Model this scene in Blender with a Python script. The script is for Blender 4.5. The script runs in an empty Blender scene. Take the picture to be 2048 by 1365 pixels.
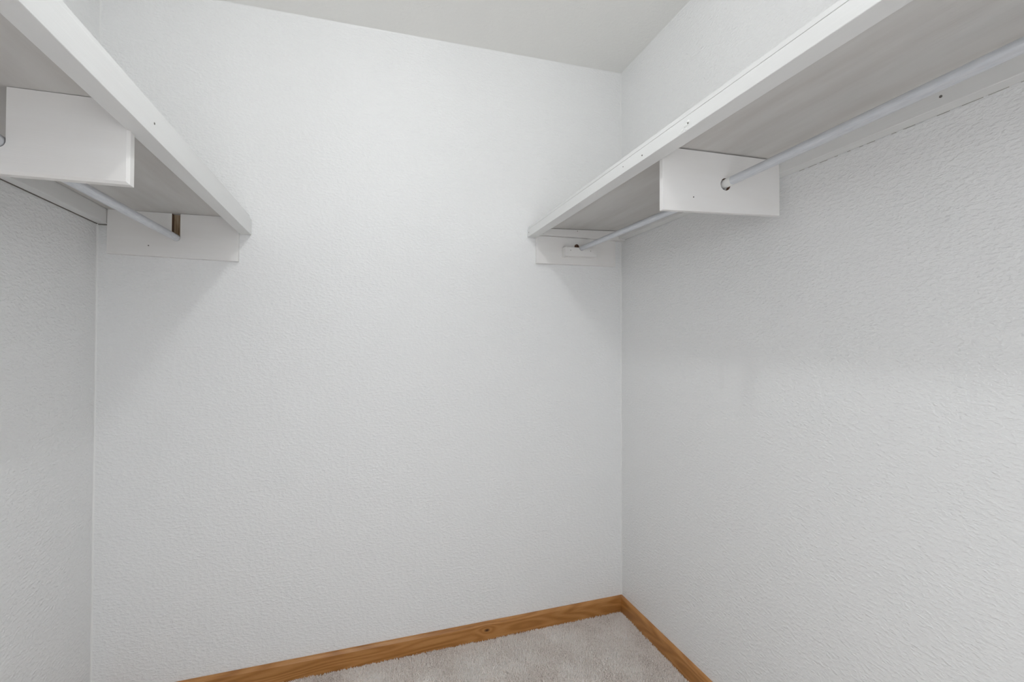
import bpy, bmesh, math, random
from mathutils import Vector, Matrix

random.seed(7)
scene = bpy.context.scene
C = scene.collection

# ------------------------------------------------------------------ camera
cam_data = bpy.data.cameras.new('camera')
cam_data.sensor_fit = 'HORIZONTAL'
cam_data.sensor_width = 36.0
cam_data.lens = 36.0 * 897.43 / 2048.0
cam_data.clip_start = 0.01
cam = bpy.data.objects.new('camera', cam_data)
C.objects.link(cam)
YAW, PITCH, ROLL = 0.318493, 0.013364, -0.001893
cam.matrix_world = (Matrix.Translation((-1.10926, -1.77804, 1.18907))
                    @ Matrix.Rotation(-YAW, 4, 'Z')
                    @ Matrix.Rotation(math.pi / 2 + PITCH, 4, 'X')
                    @ Matrix.Rotation(-ROLL, 4, 'Z'))
scene.camera = cam

# ------------------------------------------------------------------ light
BULB_WATTS = 123.0
DOOR_FILL = 3.0
world = bpy.data.worlds.new('world')
scene.world = world
world.use_nodes = True
bg = world.node_tree.nodes['Background']
bg.inputs['Color'].default_value = (0.935, 0.968, 1.0, 1)      # added fill light, entering by an assumed doorway; its source is unseen
bg.inputs['Strength'].default_value = DOOR_FILL

vs = scene.view_settings
vs.view_transform = 'Standard'
vs.look = 'None'
vs.gamma = 1.0
vs.use_curve_mapping = False
vs.exposure = 0.0
scene.cycles.diffuse_bounces = 5          # light keeps bouncing between the white walls
scene.cycles.max_bounces = 6
scene.cycles.caustics_reflective = False
scene.cycles.caustics_refractive = False

# ------------------------------------------------------------------ room numbers (metres)
W = 1.9246            # back wall runs x = -W .. 0 at y = 0
DEPTH = 2.35          # front wall (with the door opening) at y = -DEPTH
def ceil_z(x): return 2.44 + 0.033 * x      # the ceiling runs slightly out of level

# ------------------------------------------------------------------ materials
def new_mat(name):
    m = bpy.data.materials.new(name)
    m.use_nodes = True
    nt = m.node_tree
    return m, nt, nt.nodes['Principled BSDF']

def node(nt, typ, **kw):
    n = nt.nodes.new(typ)
    for k, v in kw.items():
        setattr(n, k, v)
    return n

def coords(nt, scale=(1, 1, 1), out='Object'):
    tc = node(nt, 'ShaderNodeTexCoord')
    mp = node(nt, 'ShaderNodeMapping')
    mp.inputs['Scale'].default_value = scale
    nt.links.new(tc.outputs[out], mp.inputs['Vector'])
    return mp.outputs['Vector']

def noise(nt, vec, scale, detail=2.0, rough=0.5):
    n = node(nt, 'ShaderNodeTexNoise')
    n.inputs['Scale'].default_value = scale
    n.inputs['Detail'].default_value = detail
    n.inputs['Roughness'].default_value = rough
    nt.links.new(vec, n.inputs['Vector'])
    return n.outputs['Fac']

def ramp(nt, fac, stops):
    r = node(nt, 'ShaderNodeValToRGB')
    while len(r.color_ramp.elements) < len(stops):
        r.color_ramp.elements.new(0.5)
    for e, (p, c) in zip(r.color_ramp.elements, stops):
        e.position = p
        e.color = (c[0], c[1], c[2], 1)
    nt.links.new(fac, r.inputs['Fac'])
    return r.outputs['Color']

def maths(nt, op, a, b=None):
    n = node(nt, 'ShaderNodeMath', operation=op)
    for i, v in enumerate((a, b)):
        if v is None: continue
        if isinstance(v, (int, float)): n.inputs[i].default_value = v
        else: nt.links.new(v, n.inputs[i])
    return n.outputs[0]

def bump(nt, bsdf, height, strength, dist):
    b = node(nt, 'ShaderNodeBump')
    b.inputs['Strength'].default_value = strength
    b.inputs['Distance'].default_value = dist
    nt.links.new(height, b.inputs['Height'])
    nt.links.new(b.outputs['Normal'], bsdf.inputs['Normal'])

def wall_paint(name, col, rough, strength, s1=95.0, smudges=()):
    m, nt, b = new_mat(name)
    v = coords(nt, (0.8, 0.8, 1.5))
    big = noise(nt, v, s1, 2.5, 0.55)
    r = node(nt, 'ShaderNodeMapRange')
    r.inputs['From Min'].default_value = 0.42
    r.inputs['From Max'].default_value = 0.72
    nt.links.new(big, r.inputs['Value'])
    bump(nt, b, r.outputs[0], strength, 0.0018)
    b.inputs['Roughness'].default_value = rough
    b.inputs['Specular IOR Level'].default_value = 0.4
    if not smudges:
        b.inputs['Base Color'].default_value = (*col, 1)
        return m
    # faint rubbed marks left on the paint
    tc = node(nt, 'ShaderNodeTexCoord')
    fac = None
    for (y, z, ry, rz, amt) in smudges:
        mp = node(nt, 'ShaderNodeMapping')
        mp.inputs['Location'].default_value = (0, -y / ry, -z / rz)
        mp.inputs['Scale'].default_value = (0.0, 1 / ry, 1 / rz)
        nt.links.new(tc.outputs['Object'], mp.inputs['Vector'])
        g = node(nt, 'ShaderNodeTexGradient', gradient_type='SPHERICAL')
        nt.links.new(mp.outputs['Vector'], g.inputs['Vector'])
        k = maths(nt, 'MULTIPLY', maths(nt, 'MINIMUM', maths(nt, 'MULTIPLY', g.outputs['Fac'], 2.0), 1.0), amt)
        fac = k if fac is None else maths(nt, 'ADD', fac, k)
    mix = node(nt, 'ShaderNodeMix', data_type='RGBA')
    nt.links.new(fac, mix.inputs['Factor'])
    mix.inputs['A'].default_value = (*col, 1)
    mix.inputs['B'].default_value = (0.45, 0.45, 0.44, 1)
    nt.links.new(mix.outputs['Result'], b.inputs['Base Color'])
    return m

M = {}
M['wall'] = wall_paint('wall_paint', (0.86, 0.86, 0.857), 0.40, 0.7)
M['wall_marked'] = wall_paint('wall_paint_marked', (0.86, 0.86, 0.857), 0.40, 0.7, smudges=((-1.19, 1.455, 0.030, 0.030, 0.05), (-0.60, 1.09, 0.016, 0.070, 0.05)))
M['ceiling'] = wall_paint('ceiling_paint', (0.88, 0.873, 0.848), 0.75, 0.25)

def painted_wood(name, col, streak, axis, rough=0.45):
    # brushed white paint over wood: long faint streaks along the board
    m, nt, b = new_mat(name)
    sc = [1.0, 1.0, 1.0]
    for i in range(3):
        sc[i] = 2.5 if i == axis else 16.0
    v = coords(nt, sc)
    n = noise(nt, v, 1.0, 4.0, 0.6)
    sc2 = [9.0 if i == axis else 240.0 for i in range(3)]
    g = noise(nt, coords(nt, sc2), 1.0, 3.0, 0.6)
    c = ramp(nt, n, [(0.32, streak), (0.62, col)])
    nt.links.new(c, b.inputs['Base Color'])
    b.inputs['Roughness'].default_value = rough
    bump(nt, b, maths(nt, 'ADD', g, maths(nt, 'MULTIPLY', n, 0.4)), 0.25, 0.0008)
    return m
M['paint_y'] = painted_wood('white_painted_trim', (0.80, 0.80, 0.79), (0.77, 0.765, 0.755), 1)
M['paint_x'] = painted_wood('white_painted_cleat', (0.85, 0.835, 0.82), (0.82, 0.80, 0.78), 0)
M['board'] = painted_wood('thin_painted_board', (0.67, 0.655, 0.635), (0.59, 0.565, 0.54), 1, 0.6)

m, nt, b = new_mat('raw_wood')
c = ramp(nt, noise(nt, coords(nt, (160, 160, 14)), 1.0, 3.0), [(0.35, (0.20, 0.12, 0.06)), (0.6, (0.42, 0.32, 0.22))])
nt.links.new(c, b.inputs['Base Color']); b.inputs['Roughness'].default_value = 0.8
M['raw'] = m

m, nt, b = new_mat('raw_wood_dark')
c = ramp(nt, noise(nt, coords(nt, (90, 90, 20)), 1.0, 3.0), [(0.35, (0.09, 0.045, 0.03)), (0.65, (0.22, 0.12, 0.07))])
nt.links.new(c, b.inputs['Base Color']); b.inputs['Roughness'].default_value = 0.85
M['raw_dark'] = m

m, nt, b = new_mat('rod_metal')
n = noise(nt, coords(nt, (320, 40, 320)), 1.0, 3.0)
c = ramp(nt, n, [(0.3, (0.62, 0.64, 0.68)), (0.7, (0.72, 0.735, 0.765))])
nt.links.new(c, b.inputs['Base Color'])
b.inputs['Metallic'].default_value = 0.35
b.inputs['Roughness'].default_value = 0.36
M['rod'] = m

m, nt, b = new_mat('nail_steel')
b.inputs['Base Color'].default_value = (0.16, 0.145, 0.13, 1)
b.inputs['Roughness'].default_value = 0.6
M['nail'] = m

m, nt, b = new_mat('gap_shade')  # dark colour standing in for shade in the left ledger's gap
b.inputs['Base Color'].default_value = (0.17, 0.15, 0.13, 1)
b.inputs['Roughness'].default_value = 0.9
M['gap_shade'] = m
m, nt, b = new_mat('gap_shade_pale')  # lighter painted shade for the right ledger's gap
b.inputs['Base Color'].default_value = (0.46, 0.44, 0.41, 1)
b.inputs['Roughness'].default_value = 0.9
M['gap_shade_pale'] = m

m, nt, b = new_mat('filler')
b.inputs['Base Color'].default_value = (0.84, 0.84, 0.82, 1)
b.inputs['Roughness'].default_value = 0.5
M['filler'] = m

m, nt, b = new_mat('caulk')
b.inputs['Base Color'].default_value = (0.84, 0.84, 0.83, 1)
b.inputs['Roughness'].default_value = 0.4
bump(nt, b, noise(nt, coords(nt), 120.0, 2.0), 0.4, 0.002)
M['caulk'] = m

def oak(name, axis, knot=None):
    m, nt, b = new_mat(name)
    tc = node(nt, 'ShaderNodeTexCoord')
    sep = node(nt, 'ShaderNodeSeparateXYZ')
    nt.links.new(tc.outputs['Object'], sep.inputs[0])
    L, Z = sep.outputs[axis], sep.outputs[2]
    off = 0.0
    if knot:
        dx = maths(nt, 'SUBTRACT', L, knot[0]); dz = maths(nt, 'SUBTRACT', Z, knot[1])
        dxs = maths(nt, 'MULTIPLY', dx, 0.55)
        d2 = maths(nt, 'ADD', maths(nt, 'MULTIPLY', dxs, dxs), maths(nt, 'MULTIPLY', dz, dz))
        d = maths(nt, 'SQRT', d2)
        # grain lines part around the knot
        w = maths(nt, 'POWER', 2.718, maths(nt, 'MULTIPLY', d2, -2600.0))
        off = maths(nt, 'MULTIPLY', w, 0.16)
    cmb = node(nt, 'ShaderNodeCombineXYZ')
    nt.links.new(maths(nt, 'MULTIPLY', L, 1.9), cmb.inputs[0])
    nt.links.new(maths(nt, 'MULTIPLY', Z, 15.0), cmb.inputs[1])
    n = noise(nt, cmb.outputs[0], 1.0, 1.0, 0.4)
    if knot: n = maths(nt, 'ADD', n, off)
    bands = maths(nt, 'SINE', maths(nt, 'MULTIPLY', n, 62.0))
    bands = maths(nt, 'ADD', maths(nt, 'MULTIPLY', bands, 0.5), 0.5)
    cmb2 = node(nt, 'ShaderNodeCombineXYZ')
    nt.links.new(maths(nt, 'MULTIPLY', L, 26.0), cmb2.inputs[0])
    nt.links.new(maths(nt, 'MULTIPLY', Z, 620.0), cmb2.inputs[1])
    pores = noise(nt, cmb2.outputs[0], 1.0, 3.0, 0.6)
    cmb3 = node(nt, 'ShaderNodeCombineXYZ')
    nt.links.new(maths(nt, 'MULTIPLY', L, 3.0), cmb3.inputs[0])
    nt.links.new(maths(nt, 'MULTIPLY', Z, 40.0), cmb3.inputs[1])
    tone = noise(nt, cmb3.outputs[0], 1.0, 2.0)
    f = maths(nt, 'ADD', maths(nt, 'MULTIPLY', bands, 0.26), maths(nt, 'MULTIPLY', pores, 0.50))
    f = maths(nt, 'ADD', f, maths(nt, 'MULTIPLY', tone, 0.35))
    c = ramp(nt, f, [(0.2, (0.25, 0.092, 0.020)), (0.52, (0.42, 0.185, 0.050)), (0.9, (0.58, 0.295, 0.105))])
    if knot:
        mix = node(nt, 'ShaderNodeMix', data_type='RGBA')
        core = node(nt, 'ShaderNodeMapRange')
        core.inputs['From Min'].default_value = 0.0085
        core.inputs['From Max'].default_value = 0.002
        nt.links.new(d, core.inputs['Value'])
        nt.links.new(core.outputs[0], mix.inputs['Factor'])
        nt.links.new(c, mix.inputs['A'])
        mix.inputs['B'].default_value = (0.07, 0.022, 0.008, 1)
        c = mix.outputs['Result']
    nt.links.new(c, b.inputs['Base Color'])
    b.inputs['Roughness'].default_value = 0.38
    bump(nt, b, pores, 0.12, 0.0006)
    return m
M['oak_back'] = oak('oak_back', 0, (-0.6313, 0.045))
M['oak_side'] = oak('oak_side', 1)

m, nt, b = new_mat('carpet')
v = coords(nt)
patch = noise(nt, v, 6.5, 2.0, 0.5)
fleck = noise(nt, v, 230.0, 2.0, 0.6)
f = maths(nt, 'ADD', maths(nt, 'MULTIPLY', patch, 0.48), maths(nt, 'MULTIPLY', fleck, 0.95))
c = ramp(nt, f, [(0.49, (0.58, 0.50, 0.455)), (0.66, (0.94, 0.87, 0.815)), (0.90, (0.98, 0.955, 0.925))])
nt.links.new(c, b.inputs['Base Color'])
b.inputs['Roughness'].default_value = 0.95
M['carpet'] = m

m, nt, b = new_mat('bulb_glow')
b.inputs['Base Color'].default_value = (1, 1, 1, 1)
b.inputs['Emission Color'].default_value = (0.975, 0.99, 1.0, 1)
b.inputs['Emission Strength'].default_value = 4.0
m.cycles.emission_sampling = 'NONE'          # the point light inside does the lighting
M['bulb'] = m
m, nt, b = new_mat('porcelain')
b.inputs['Base Color'].default_value = (0.85, 0.85, 0.83, 1)
b.inputs['Roughness'].default_value = 0.25
M['porcelain'] = m

# ------------------------------------------------------------------ mesh helpers
def link(name, bm, mats, parent=None, smooth=False, flip=True):
    if flip: bmesh.ops.recalc_face_normals(bm, faces=bm.faces[:])
    me = bpy.data.meshes.new(name)
    if parent is not None:
        loc = Vector(parent['_at'])
        bmesh.ops.translate(bm, verts=bm.verts[:], vec=-loc)
    bm.to_mesh(me); bm.free()
    for mm in (mats if isinstance(mats, (list, tuple)) else [mats]):
        me.materials.append(M[mm])
    for p in me.polygons: p.use_smooth = smooth
    o = bpy.data.objects.new(name, me)
    C.objects.link(o)
    if parent is not None:
        o.parent = parent
        o['_at'] = parent['_at']
        if parent.type != 'EMPTY': o['_at'] = parent['_at']
    else:
        o['_at'] = (0.0, 0.0, 0.0)
    return o

def hexa(bm, lo, hi):
    """8 points: lo = 4 bottom corners, hi = 4 top corners, same order."""
    a = [bm.verts.new(p) for p in lo]; b = [bm.verts.new(p) for p in hi]
    bm.faces.new(a[::-1]); bm.faces.new(b)
    for i in range(4):
        j = (i + 1) % 4
        bm.faces.new((a[i], a[j], b[j], b[i]))

def box(x0, x1, y0, y1, z0, z1, bm=None):
    bm = bm or bmesh.new()
    hexa(bm, [(x0, y0, z0), (x1, y0, z0), (x1, y1, z0), (x0, y1, z0)],
             [(x0, y0, z1), (x1, y0, z1), (x1, y1, z1), (x0, y1, z1)])
    return bm

def bevel(bm, w, seg=2):
    bmesh.ops.recalc_face_normals(bm, faces=bm.faces[:])
    es = [e for e in bm.edges if len(e.link_faces) == 2 and e.calc_face_angle(0) > 0.6]
    bmesh.ops.bevel(bm, geom=es, offset=w, segments=seg, profile=0.5, affect='EDGES')
    return bm

def prism(pts, axis, a0, a1, dz_a1=0.0):
    """extrude a 2D polygon: axis 'y' -> pts are (x,z); axis 'x' -> pts are (y,z)."""
    bm = bmesh.new()
    def P(q, a, dz=0): return (q[0], a, q[1] + dz) if axis == 'y' else (a, q[0], q[1] + dz)
    A = [bm.verts.new(P(q, a0)) for q in pts]; B = [bm.verts.new(P(q, a1, dz_a1)) for q in pts]
    bm.faces.new(A); bm.faces.new(B[::-1])
    for i in range(len(pts)):
        j = (i + 1) % len(pts)
        bm.faces.new((A[i], A[j], B[j], B[i]))
    return bm

def tube(p0, p1, r, n=28, wall=0.0015):
    p0, p1 = Vector(p0), Vector(p1)
    d = (p1 - p0).normalized()
    u = d.cross(Vector((0, 0, 1))).normalized(); v = u.cross(d)
    bm = bmesh.new()
    rings = []
    for p, rr in ((p0, r - wall), (p0, r), (p1, r), (p1, r - wall)):
        rings.append([bm.verts.new(p + u * math.cos(t) * rr + v * math.sin(t) * rr)
                      for t in (2 * math.pi * i / n for i in range(n))])
    for k in range(4):
        A, B = rings[k], rings[(k + 1) % 4]
        for i in range(n):
            j = (i + 1) % n
            bm.faces.new((A[i], A[j], B[j], B[i]))
    return bm

def smooth_by_angle(o, ang=0.6):
    me = o.data
    for p in me.polygons: p.use_smooth = True
    bm = bmesh.new(); bm.from_mesh(me)
    for e in bm.edges:
        if len(e.link_faces) == 2 and e.calc_face_angle(0) > ang: e.smooth = False
    bm.to_mesh(me); bm.free()

def plate_with_hole(poly, centre, r, y0, y1, rz=None, n=40):
    """flat board (x,z polygon, convex) between y0 and y1 with a round/oval hole right through it."""
    rz = rz or r
    cx, cz = centre
    angs = [2 * math.pi * i / n for i in range(n)]
    angs += [math.atan2(z - cz, x - cx) % (2 * math.pi) for x, z in poly]
    angs = sorted(set(round(a, 6) for a in angs))
    def outer(a):
        dx, dz = math.cos(a), math.sin(a); best = None
        for i in range(len(poly)):
            (x1, z1), (x2, z2) = poly[i], poly[(i + 1) % len(poly)]
            ex, ez = x2 - x1, z2 - z1
            den = dx * ez - dz * ex
            if abs(den) < 1e-12: continue
            t = ((x1 - cx) * ez - (z1 - cz) * ex) / den
            s = ((x1 - cx) * dz - (z1 - cz) * dx) / den
            if t > 0 and -1e-5 <= s <= 1 + 1e-5: best = t if best is None else min(best, t)
        return cx + dx * best, cz + dz * best
    bm = bmesh.new(); lay = []
    for y in (y0, y1):
        lay.append(([bm.verts.new((cx + math.cos(a) * r, y, cz + math.sin(a) * rz)) for a in angs],
                    [bm.verts.new((outer(a)[0], y, outer(a)[1])) for a in angs]))
    k = len(angs)
    for i in range(k):
        j = (i + 1) % k
        for inn, out in lay: bm.faces.new((inn[i], inn[j], out[j], out[i]))
        f = bm.faces.new((lay[0][0][i], lay[0][0][j], lay[1][0][j], lay[1][0][i])); f.material_index = 1
        bm.faces.new((lay[0][1][i], lay[0][1][j], lay[1][1][j], lay[1][1][i]))
    return bm

def nail(parent, loc, axis, r=0.0022, mat='nail', name='nail_head', depth=0.0006):
    bm = bmesh.new()
    bmesh.ops.create_cone(bm, cap_ends=True, segments=12, radius1=r, radius2=r * 0.85, depth=depth * 2)
    rot = {'x': Matrix.Rotation(math.pi / 2, 4, 'Y'), 'y': Matrix.Rotation(math.pi / 2, 4, 'X')}[axis]
    bmesh.ops.transform(bm, matrix=Matrix.Translation(loc) @ rot, verts=bm.verts[:])
    return link(name, bm, mat, parent)

def thing(name, loc, label, cat, group=None):
    o = bpy.data.objects.new(name, None)
    o.empty_display_size = 0.05
    C.objects.link(o)
    o.location = loc
    o['label'] = label; o['category'] = cat
    if group: o['group'] = group
    o['_at'] = tuple(loc)
    return o

def struct(name, bm, mat, label=None, cat=None, parent=None):
    o = link(name, bm, mat, parent)
    if parent is None:
        o['kind'] = 'structure'
        if label: o['label'] = label
        if cat: o['category'] = cat
    return o

# ------------------------------------------------------------------ the setting
T = 0.12
bm = bmesh.new()
hexa(bm, [(-W - T, 0, -0.1), (T, 0, -0.1), (T, T, -0.1), (-W - T, T, -0.1)],
         [(-W - T, 0, ceil_z(-W - T)), (T, 0, ceil_z(T)), (T, T, ceil_z(T)), (-W - T, T, ceil_z(-W - T))])
struct('wall_back', bm, 'wall', 'white orange-peel textured back wall between the two closet shelves', 'wall')
bm = bmesh.new()
hexa(bm, [(-W - T, -DEPTH, -0.1), (-W, -DEPTH, -0.1), (-W, 0, -0.1), (-W - T, 0, -0.1)],
         [(-W - T, -DEPTH, ceil_z(-W - T)), (-W, -DEPTH, ceil_z(-W)), (-W, 0, ceil_z(-W)), (-W - T, 0, ceil_z(-W - T))])
struct('wall_left', bm, 'wall', 'white textured side wall behind the left shelf', 'wall')
bm = bmesh.new()
hexa(bm, [(0, -DEPTH, -0.1), (T, -DEPTH, -0.1), (T, 0, -0.1), (0, 0, -0.1)],
         [(0, -DEPTH, ceil_z(0)), (T, -DEPTH, ceil_z(T)), (T, 0, ceil_z(T)), (0, 0, ceil_z(0))])
struct('wall_right', bm, 'wall_marked', 'white textured side wall behind the right shelf', 'wall')
# front wall behind the camera, its doorway assumed so the fill light can enter
DX0, DX1, DZ = -1.42, -0.56, 2.05
bm = bmesh.new()
y0, y1 = -DEPTH - T, -DEPTH
hexa(bm, [(-W - T, y0, -0.1), (DX0, y0, -0.1), (DX0, y1, -0.1), (-W - T, y1, -0.1)],
         [(-W - T, y0, DZ), (DX0, y0, DZ), (DX0, y1, DZ), (-W - T, y1, DZ)])
hexa(bm, [(DX1, y0, -0.1), (T, y0, -0.1), (T, y1, -0.1), (DX1, y1, -0.1)],
         [(DX1, y0, DZ), (T, y0, DZ), (T, y1, DZ), (DX1, y1, DZ)])
hexa(bm, [(-W - T, y0, DZ), (T, y0, DZ), (T, y1, DZ), (-W - T, y1, DZ)],
         [(-W - T, y0, ceil_z(-W - T)), (T, y0, ceil_z(T)), (T, y1, ceil_z(T)), (-W - T, y1, ceil_z(-W - T))])
struct('wall_front', bm, 'wall', 'white front wall with an assumed open doorway', 'wall')
bm = bmesh.new()
X0, X1, Y0, Y1 = -W - T, T, -DEPTH - T, T
hexa(bm, [(X0, Y0, ceil_z(X0)), (X1, Y0, ceil_z(X1)), (X1, Y1, ceil_z(X1)), (X0, Y1, ceil_z(X0))],
         [(X0, Y0, 2.7), (X1, Y0, 2.7), (X1, Y1, 2.7), (X0, Y1, 2.7)])
struct('ceiling', bm, 'ceiling', 'plain off-white ceiling above the back wall', 'ceiling')

floor = struct('floor', box(-W, 0, -DEPTH - T, 0, -0.06, 0.0), 'carpet', 'beige cut-pile carpet floor with brushed patches', 'carpet')

# carpet pile: short leaning tufts all over the floor (larger and sparser behind the camera)
def carpet_patch(name, y0, y1, density, thick):
    bm = bmesh.new()
    bm.faces.new([bm.verts.new(p) for p in ((-W + 0.010, y0, 0.0005), (-0.010, y0, 0.0005), (-0.010, y1, 0.0005), (-W + 0.010, y1, 0.0005))])
    pile = link(name, bm, 'carpet', floor, flip=False)
    pile['kind'] = 'stuff'
    ng = bpy.data.node_groups.new('carpet_tufts', 'GeometryNodeTree')
    ng.interface.new_socket('Geometry', in_out='INPUT', socket_type='NodeSocketGeometry')
    ng.interface.new_socket('Geometry', in_out='OUTPUT', socket_type='NodeSocketGeometry')
    N = ng.nodes; Lk = ng.links
    gi = N.new('NodeGroupInput'); go = N.new('NodeGroupOutput')
    dist = N.new('GeometryNodeDistributePointsOnFaces')
    dist.inputs['Density'].default_value = density
    cone = N.new('GeometryNodeMeshCone')
    cone.fill_type = 'NONE'
    cone.inputs['Vertices'].default_value = 3
    cone.inputs['Radius Top'].default_value = 0.0
    cone.inputs['Radius Bottom'].default_value = 0.0024 * thick
    cone.inputs['Depth'].default_value = 0.0130
    setm = N.new('GeometryNodeSetMaterial'); setm.inputs['Material'].default_value = M['carpet']
    iop = N.new('GeometryNodeInstanceOnPoints')
    pos = N.new('GeometryNodeInputPosition')
    ln = N.new('ShaderNodeTexNoise'); ln.inputs['Scale'].default_value = 7.0; ln.inputs['Detail'].default_value = 1.5
    sub = N.new('ShaderNodeVectorMath'); sub.operation = 'SUBTRACT'; sub.inputs[1].default_value = (0.5, 0.5, 0.5)
    mul = N.new('ShaderNodeVectorMath'); mul.operation = 'MULTIPLY'; mul.inputs[1].default_value = (3.4, 3.4, 0.0)
    rnd = N.new('FunctionNodeRandomValue'); rnd.data_type = 'FLOAT_VECTOR'
    rnd.inputs[0].default_value = (-0.5, -0.5, 0.0); rnd.inputs[1].default_value = (0.5, 0.5, 6.28)
    add = N.new('ShaderNodeVectorMath'); add.operation = 'ADD'
    rsc = N.new('FunctionNodeRandomValue'); rsc.data_type = 'FLOAT'
    rsc.inputs[2].default_value = 0.75; rsc.inputs[3].default_value = 1.15
    rea = N.new('GeometryNodeRealizeInstances')
    Lk.new(gi.outputs[0], dist.inputs['Mesh'])
    Lk.new(dist.outputs['Points'], iop.inputs['Points'])
    Lk.new(cone.outputs['Mesh'], setm.inputs['Geometry'])
    Lk.new(setm.outputs['Geometry'], iop.inputs['Instance'])
    Lk.new(pos.outputs[0], ln.inputs['Vector'])
    Lk.new(ln.outputs['Color'], sub.inputs[0]); Lk.new(sub.outputs[0], mul.inputs[0])
    Lk.new(mul.outputs[0], add.inputs[0]); Lk.new(rnd.outputs[0], add.inputs[1])
    Lk.new(add.outputs[0], iop.inputs['Rotation'])
    Lk.new(rsc.outputs[1], iop.inputs['Scale'])
    Lk.new(iop.outputs['Instances'], rea.inputs[0])
    Lk.new(rea.outputs[0], go.inputs[0])
    md = pile.modifiers.new('tufts', 'NODES'); md.node_group = ng
carpet_patch('carpet_pile', -0.95, -0.010, 130000.0, 1.05)
carpet_patch('carpet_pile', -DEPTH - 0.1, -0.95, 40000.0, 1.9)

# oak baseboards (eased top edge, mitred into each other at the corner)
HB = 0.075; TB = 0.0130
prof = [(0, 0.0), (TB, 0.0), (TB, HB - 0.010), (TB - 0.002, HB - 0.005), (TB - 0.006, HB - 0.0015), (0.001, HB), (0, HB)]
def baseboard(name, mat, label, run):
    """run: list of (origin, outward, along) as functions giving a point for profile (d,z) at each end."""
    bm = bmesh.new()
    A = [bm.verts.new(run(d, z, 0)) for d, z in prof]; B = [bm.verts.new(run(d, z, 1)) for d, z in prof]
    bm.faces.new(A); bm.faces.new(B[::-1])
    for i in range(len(prof)):
        j = (i + 1) % len(prof)
        bm.faces.new((A[i], A[j], B[j], B[i]))
    return struct(name, bm, mat, label, 'baseboard')
G = 0.0004
baseboard('baseboard_back', 'oak_back', 'honey oak baseboard with a dark knot along the back wall',
          lambda d, z, e: ((-d - G) if e else (-W + d + G), -d, z))
baseboard('baseboard_right', 'oak_side', 'honey oak baseboard running along the right wall',
          lambda d, z, e: (-d, (-d - G) if e else -DEPTH, z))
baseboard('baseboard_left', 'oak_side', 'honey oak baseboard running along the left wall',
          lambda d, z, e: (-W + d, (-d - G) if e else -DEPTH, z))

# painted caulk beads in the inside corners
def bead(name, x, sx, label):
    r = 0.004
    pts = [(x, 0), (x + sx * r, 0), (x + sx * r * 0.3, -r * 0.3), (x, -r)]
    bm = bmesh.new()
    A = [bm.verts.new((px, py, HB + 0.001)) for px, py in pts]
    B = [bm.verts.new((px, py, ceil_z(px) - 0.0005)) for px, py in pts]
    bm.faces.new(A); bm.faces.new(B[::-1])
    for i in range(4):
        j = (i + 1) % 4
        bm.faces.new((A[i], A[j], B[j], B[i]))
    return struct(name, bm, 'caulk', label, 'caulk bead')
bead('trim_1', 0.0, -1, 'thin painted caulk bead in the right back corner')
bead('trim_2', -W, 1, 'thin painted caulk bead in the left back corner')
def ceil_bead(name, run, label):
    bm = bmesh.new()
    A = [bm.verts.new(run(d, z, 0)) for d, z in ((0, 0), (0.003, 0), (0.001, -0.001), (0, -0.004))]
    B = [bm.verts.new(run(d, z, 1)) for d, z in ((0, 0), (0.003, 0), (0.001, -0.001), (0, -0.004))]
    bm.faces.new(A); bm.faces.new(B[::-1])
    for i in range(4):
        j = (i + 1) % 4
        bm.faces.new((A[i], A[j], B[j], B[i]))
    return struct(name, bm, 'caulk', label, 'caulk bead')
ceil_bead('trim_3', lambda d, z, e: (0 if e else -W, -d, ceil_z(0 if e else -W) + z), 'thin painted bead where back wall meets ceiling')
ceil_bead('trim_4', lambda d, z, e: (-d, 0 if e else -DEPTH, ceil_z(-d) + z), 'thin painted bead where right wall meets ceiling')

def front_edge_paint(o):
    for p in o.data.polygons:
        if abs(p.normal.x) > 0.6: p.material_index = 1
def slotted(x0, x1, zb0, zb1, top, sx0, sx1, sz, y0, y1, name, parent, inner='raw_dark'):
    """board with an open-topped slot (x sx0..sx1 down to a round seat at sz)."""
    r = (sx1 - sx0) / 2; cx = (sx0 + sx1) / 2
    arc = [(cx + r * math.cos(t), sz - r * math.sin(t)) for t in (math.pi * i / 12 for i in range(13))]   # right to left
    low = lambda x: zb0 + (zb1 - zb0) * (x - x0) / (x1 - x0)
    bm = bmesh.new()
    cells = [[(x0, zb0), (sx0, low(sx0)), (sx0, sz), (sx0, top(sx0)), (x0, top(x0))],
             [(sx1, low(sx1)), (x1, zb1), (x1, top(x1)), (sx1, top(sx1)), (sx1, sz)]]
    for p, q in zip(arc, arc[1:]):
        cells.append([(q[0], low(q[0])), (p[0], low(p[0])), p, q])
    vid = {}
    def V(x, y, z):
        k = (round(x, 6), round(y, 6), round(z, 6))
        if k not in vid: vid[k] = bm.verts.new((x, y, z))
        return vid[k]
    for y in (y0, y1):
        for c in cells: bm.faces.new([V(x, y, z) for x, z in c])
    for e in [e for e in bm.edges if len(e.link_faces) == 1]:
        p, q = e.verts[0].co, e.verts[1].co
        if abs(p.y - y0) > 1e-6: continue
        f = bm.faces.new([V(p.x, y0, p.z), V(q.x, y0, q.z), V(q.x, y1, q.z), V(p.x, y1, p.z)])
        mx, mz = (p.x + q.x) / 2, (p.z + q.z) / 2
        if sx0 - 1e-5 <= mx <= sx1 + 1e-5 and mz > sz - r - 1e-4: f.material_index = 1
    return link(name, bm, ['paint_x', inner], parent)
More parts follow.
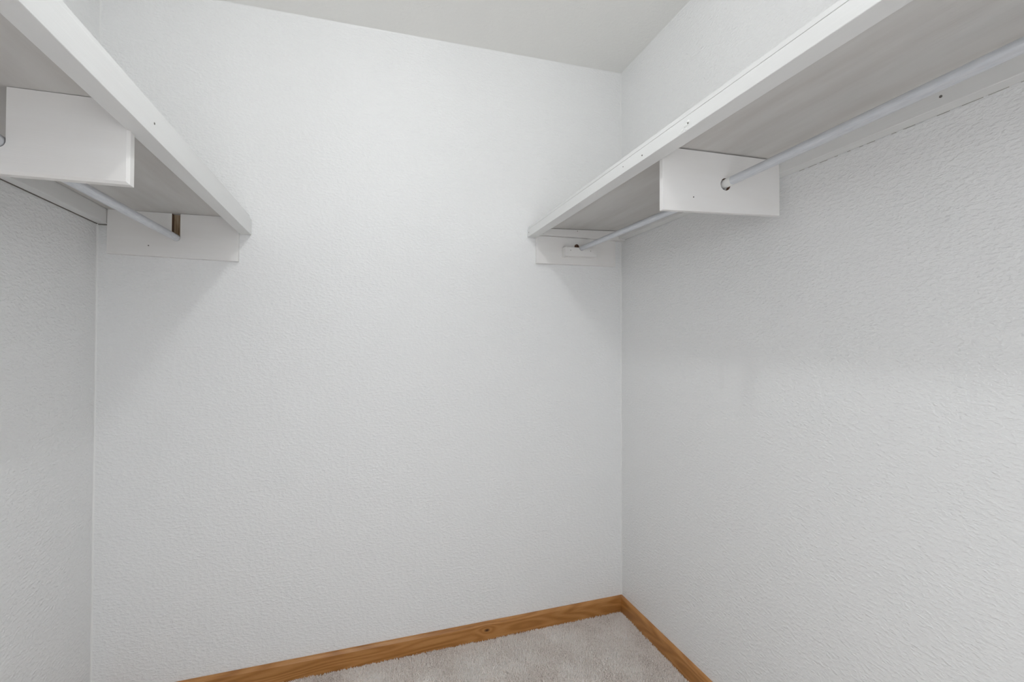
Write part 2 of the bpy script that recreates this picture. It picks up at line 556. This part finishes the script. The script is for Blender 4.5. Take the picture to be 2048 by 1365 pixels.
# ------------------------------------------------------------------ right shelf
YF = -DEPTH + 0.002                                   # shelves run out to the front wall
YST = (YF, -0.85, -0.001)                             # stations along the shelf
def wallz(y): return 1.7025 + (0.0065 * (y + 0.85) / 0.85 if y > -0.85 else 0.0)
def uR(x, y=-0.85):                                   # underside of the right board (falls towards the front edge)
    return wallz(y) + (1.6866 - wallz(y)) * (x / -0.4535)
def loft(sections):
    """skin a list of equal-length closed sections (lists of points)."""
    bm = bmesh.new()
    R = [[bm.verts.new(p) for p in sec] for sec in sections]
    n = len(R[0])
    for A, B in zip(R, R[1:]):
        for i in range(n):
            j = (i + 1) % n
            bm.faces.new((A[i], A[j], B[j], B[i]))
    bm.faces.new(R[0]); bm.faces.new(R[-1][::-1])
    return bm
sr = thing('closet_shelf', (-0.2, 0, 1.53), 'white painted shelf along the right wall, with a drilled bracket holding the rod', 'shelf', 'closet shelves')
xf = -0.4535; TBD = 0.0105
bm = loft([[(xf, y, uR(xf, y)), (-0.001, y, uR(-0.001, y)), (-0.001, y, uR(-0.001, y) + TBD), (xf, y, uR(xf, y) + TBD)] for y in YST])
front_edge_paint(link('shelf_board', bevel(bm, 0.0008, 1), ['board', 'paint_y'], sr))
fr = link('front_trim', bevel(box(-0.4553, -0.4145, YF, -0.001, 1.6535, 1.6850), 0.0012, 2), 'paint_y', sr)
for (yy, zz, r) in ((-0.8256, 1.6664, 0.0019), (-0.7393, 1.6709, 0.0012), (-0.0185, 1.670, 0.0018), (-0.992, 1.668, 0.0016)):
    nail(fr, (-0.4556, yy, zz), 'x', r)
# lumpy filler over a patched nail hole
bm = bmesh.new()
for dy, dz, q in ((0, 0, 0.006), (0.011, -0.006, 0.004), (-0.008, 0.005, 0.0045), (0.02, -0.009, 0.003), (-0.002, -0.009, 0.0035)):
    mt = Matrix.Translation((-0.4553, -0.984 + dy, 1.6665 + dz)) @ Matrix.Diagonal((0.16, 1.0, 0.7, 1))
    bmesh.ops.create_icosphere(bm, subdivisions=2, radius=q, matrix=mt)
link('filler_patch', bm, 'filler', fr, smooth=True)
# ledgers under the board
LT = 0.036
YB0, YB1 = -0.850, -0.838                             # the middle bracket butts against the wall ledger
def lz(y): return 1.6635 + (0.0075 * (y + 0.85) / 0.85 if y > -0.85 else 0.002 * (y + 0.85))
l = link('wall_ledger', bevel(loft([[(-LT, y, lz(y)), (-0.0016, y, lz(y)), (-0.0016, y, uR(0, y) - 0.0008), (-LT, y, uR(-LT, y) - 0.0008)] for y in (YF, -0.85, -0.0365)]), 0.0015, 2), 'paint_y', sr)
nail(l, (-LT - 0.0004, -1.2107, 1.6829), 'x', 0.0028)
nail(l, (-LT - 0.0004, -0.1911, 1.6880), 'x', 0.002)
bm = bmesh.new()                                       # broken strip coloured as the shade where the ledger meets the wall
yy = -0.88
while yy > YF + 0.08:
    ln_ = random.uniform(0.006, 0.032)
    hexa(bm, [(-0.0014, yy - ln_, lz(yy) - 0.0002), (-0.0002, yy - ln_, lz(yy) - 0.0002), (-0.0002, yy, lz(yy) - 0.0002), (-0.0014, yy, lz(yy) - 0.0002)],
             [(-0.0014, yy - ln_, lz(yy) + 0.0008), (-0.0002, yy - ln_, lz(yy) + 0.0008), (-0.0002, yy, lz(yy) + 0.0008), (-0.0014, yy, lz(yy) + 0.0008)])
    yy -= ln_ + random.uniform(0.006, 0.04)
link('gap_shade_strip', bm, 'gap_shade_pale', l)
l = link('back_ledger', bevel(prism([(-0.413, 1.6610), (-0.0008, 1.6665), (-0.0008, uR(0, -0.03) - 0.0014), (-0.413, uR(-0.413, -0.03) - 0.0014)], 'y', -0.0360, -0.0006), 0.0012, 2), 'paint_x', sr)
nail(l, (-0.2385, -0.0364, 1.6890), 'y', 0.0018)
cl = link('rod_cleat', bevel(prism([(-0.4190, 1.5430), (-0.0405, 1.5515), (-0.0405, 1.6655), (-0.413, 1.6602), (-0.4190, 1.6525)], 'y', -0.0185, -0.0006), 0.0012, 2), 'paint_x', sr)
# rod block with a round notch in its top edge
blk = slotted(-0.3026, -0.1555, 1.5757, 1.5795, lambda x: 1.6140 - 0.0008 * (x + 0.3026) / 0.147, -0.2387, -0.2163, 1.6125,
              -0.055, -0.0187, 'rod_block', cl, inner='paint_x')
for xx, zz in ((-0.2797, 1.6003), (-0.1853, 1.6024)): nail(blk, (xx, -0.0553, zz), 'y', 0.0018)
bm = bmesh.new()
mt = Matrix.Translation((-0.2335, -0.0188, 1.6255)) @ Matrix.Rotation(math.pi / 2, 4, 'X')
bmesh.ops.create_cone(bm, cap_ends=True, segments=20, radius1=0.011, radius2=0.011, depth=0.0012, matrix=mt)
link('drilled_hole', bm, 'raw_dark', cl)
# middle bracket with a drilled hole for the rod
HC = (-0.2203, 1.6125)
poly = [(-0.4134, 1.5280), (-LT - 0.0008, 1.5485), (-LT - 0.0008, uR(-LT) - 0.0035), (-0.4134, uR(-0.4134) - 0.0035)]
br = link('shelf_bracket', plate_with_hole(poly, HC, 0.0158, YB0, YB1), ['paint_x', 'raw_dark'], sr)
nail(br, (-0.3213, YB0 - 0.0004, 1.5688), 'y', 0.0018)

# rod: a wider tube and a thinner one meeting at the bracket
rod = thing('closet_rod', (-0.22, 0, 1.59), 'long grey metal hanging rod under the right shelf, passing through the bracket', 'rod', 'closet rods')
o = link('outer_tube', tube((-0.2200, -0.872, 1.6149), (-0.2145, YF + 0.01, 1.6335), 0.0109), 'rod', rod); smooth_by_angle(o)
o = link('inner_tube', tube((-0.2275, -0.052, 1.6125), (-0.2205, -0.8372, 1.6015), 0.0100), 'rod', rod); smooth_by_angle(o)
o = link('tube_sleeve', tube((-0.2200, -0.873, 1.6149), (-0.2201, -0.840, 1.6146), 0.0112), 'filler', rod); smooth_by_angle(o)

# ------------------------------------------------------------------ left shelf
def uL(x): return 1.6275 + 0.016 * (x + W)
sl = thing('closet_shelf', (-1.7, 0, 1.48), 'white painted shelf along the left wall, with deep front trim and notched bracket', 'shelf', 'closet shelves')
bm = bmesh.new()
xf = -1.4934
hexa(bm, [(-W + 0.001, YF, uL(-W)), (xf, YF, uL(xf)), (xf, -0.001, uL(xf)), (-W + 0.001, -0.001, uL(-W))],
         [(-W + 0.001, YF, uL(-W) + 0.016), (xf, YF, uL(xf) + 0.016), (xf, -0.001, uL(xf) + 0.016), (-W + 0.001, -0.001, uL(-W) + 0.016)])
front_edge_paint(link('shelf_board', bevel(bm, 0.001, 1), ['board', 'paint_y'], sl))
fl = link('front_trim', bevel(prism([(-1.5215, 1.5910), (-1.4864, 1.5910), (-1.4864, 1.6343), (-1.4934, 1.6336), (-1.5215, 1.6333)], 'y', YF, -0.001, dz_a1=0.0), 0.0012, 2), 'paint_y', sl)
for v in fl.data.vertices:                              # the trim's lower edge drops a little towards the back wall
    wz = v.co.z + fl['_at'][2]
    if wz < 1.61:
        v.co.z += -0.0030 if (v.co.y + fl['_at'][1]) < -0.5 else -0.0112
nail(fl, (-1.4861, -0.7707, 1.6084), 'x', 0.0022)
ll = link('wall_ledger', bevel(prism([(-W + 0.0042, 1.5815), (-1.8918, 1.5815), (-1.8918, uL(-1.8918) - 0.0006), (-W + 0.0042, uL(-W) - 0.0006)], 'y', YF, -0.0006), 0.0012, 2), 'paint_y', sl)

link('gap_shade_strip', box(-W + 0.0003, -W + 0.0040, YF, -0.0045, 1.5806, 1.5826), 'gap_shade', ll)  # dark strips that paint in the shade under the left ledger
link('gap_shade_strip', box(-W + 0.0045, -1.8925, -0.0040, -0.0003, 1.5792, 1.5812), 'gap_shade', ll)

topL = lambda x: uL(x) - 0.0010
cl = slotted(-1.8903, -1.5235, 1.4860, 1.4825, topL, -1.7160, -1.6925, 1.5500, -0.0185, -0.0006, 'rod_cleat', sl)
nail(cl, (-1.7799, -0.0189, 1.5186), 'y', 0.002)
link('slot_back', box(-1.7155, -1.6930, -0.0045, -0.0010, 1.5450, topL(-1.70) - 0.001), 'raw', cl)
YL0, YL1 = -0.790, -0.771
br = slotted(-1.8912, -1.5165, 1.4800, 1.4835, topL, -1.7130, -1.6890, 1.5372, YL0, YL1, 'shelf_bracket', sl)
# chamfer strip along the bracket's exposed edges
bm = bmesh.new(); bm.from_mesh(br.data)
bmesh.ops.remove_doubles(bm, verts=bm.verts[:], dist=1e-5)
es = []
for e in bm.edges:
    a, b2 = (Vector(v.co) + Vector(br['_at']) for v in e.verts)
    if abs(a.y - YL0) < 1e-4 and abs(b2.y - YL0) < 1e-4 and len(e.link_faces) == 2 and e.calc_face_angle(0) > 1.0:
        if (a.x > -1.52 and b2.x > -1.52) or (a.z < 1.486 and b2.z < 1.486): es.append(e)
bmesh.ops.bevel(bm, geom=es, offset=0.0045, segments=1, affect='EDGES')
bm.to_mesh(br.data); bm.free()

rodl = thing('closet_rod', (-1.70, 0, 1.53), 'grey metal hanging rod under the left shelf, seated in open slots', 'rod', 'closet rods')
o = link('tube', tube((-1.7042, -0.006, 1.5500), (-1.6960, YF + 0.01, 1.5120), 0.0113), 'rod', rodl); smooth_by_angle(o)

# ------------------------------------------------------------------ ceiling lamp (just above the picture)
BX, BY = -1.02, -1.06
lamp = thing('ceiling_lamp', (BX, BY, ceil_z(BX)), 'white porcelain lampholder with one bare bulb on the ceiling', 'lamp')
def lathe(profile, n=32):
    bm = bmesh.new(); rings = []
    for r, z in profile:
        rings.append([bm.verts.new((BX + r * math.cos(t), BY + r * math.sin(t), z)) for t in (2 * math.pi * i / n for i in range(n))])
    for A, B in zip(rings, rings[1:]):
        for i in range(n):
            j = (i + 1) % n
            bm.faces.new((A[i], A[j], B[j], B[i]))
    bm.faces.new(rings[0]); bm.faces.new(rings[-1][::-1])
    return bm
zc = ceil_z(BX) - 0.002
link('lampholder', lathe([(0.058, zc), (0.058, zc - 0.010), (0.050, zc - 0.018), (0.026, zc - 0.026), (0.023, zc - 0.040)]), 'porcelain', lamp, smooth=True)
link('bulb', lathe([(0.013, zc - 0.041), (0.014, zc - 0.052), (0.021, zc - 0.066), (0.0272, zc - 0.080), (0.0287, zc - 0.091), (0.0262, zc - 0.104), (0.019, zc - 0.1135), (0.009, zc - 0.1185), (0.001, zc - 0.1195)], 24), 'bulb', lamp, smooth=True)
ld = bpy.data.lights.new('bulb_light', 'POINT')
ld.energy = BULB_WATTS
ld.color = (0.955, 0.985, 1.0)
ld.shadow_soft_size = 0.0305
lo = bpy.data.objects.new('bulb_light', ld)
C.objects.link(lo)
lo.parent = lamp
lo.location = (0, 0, zc - 0.091 - ceil_z(BX))

for o in list(C.objects):
    if '_at' in o: del o['_at']
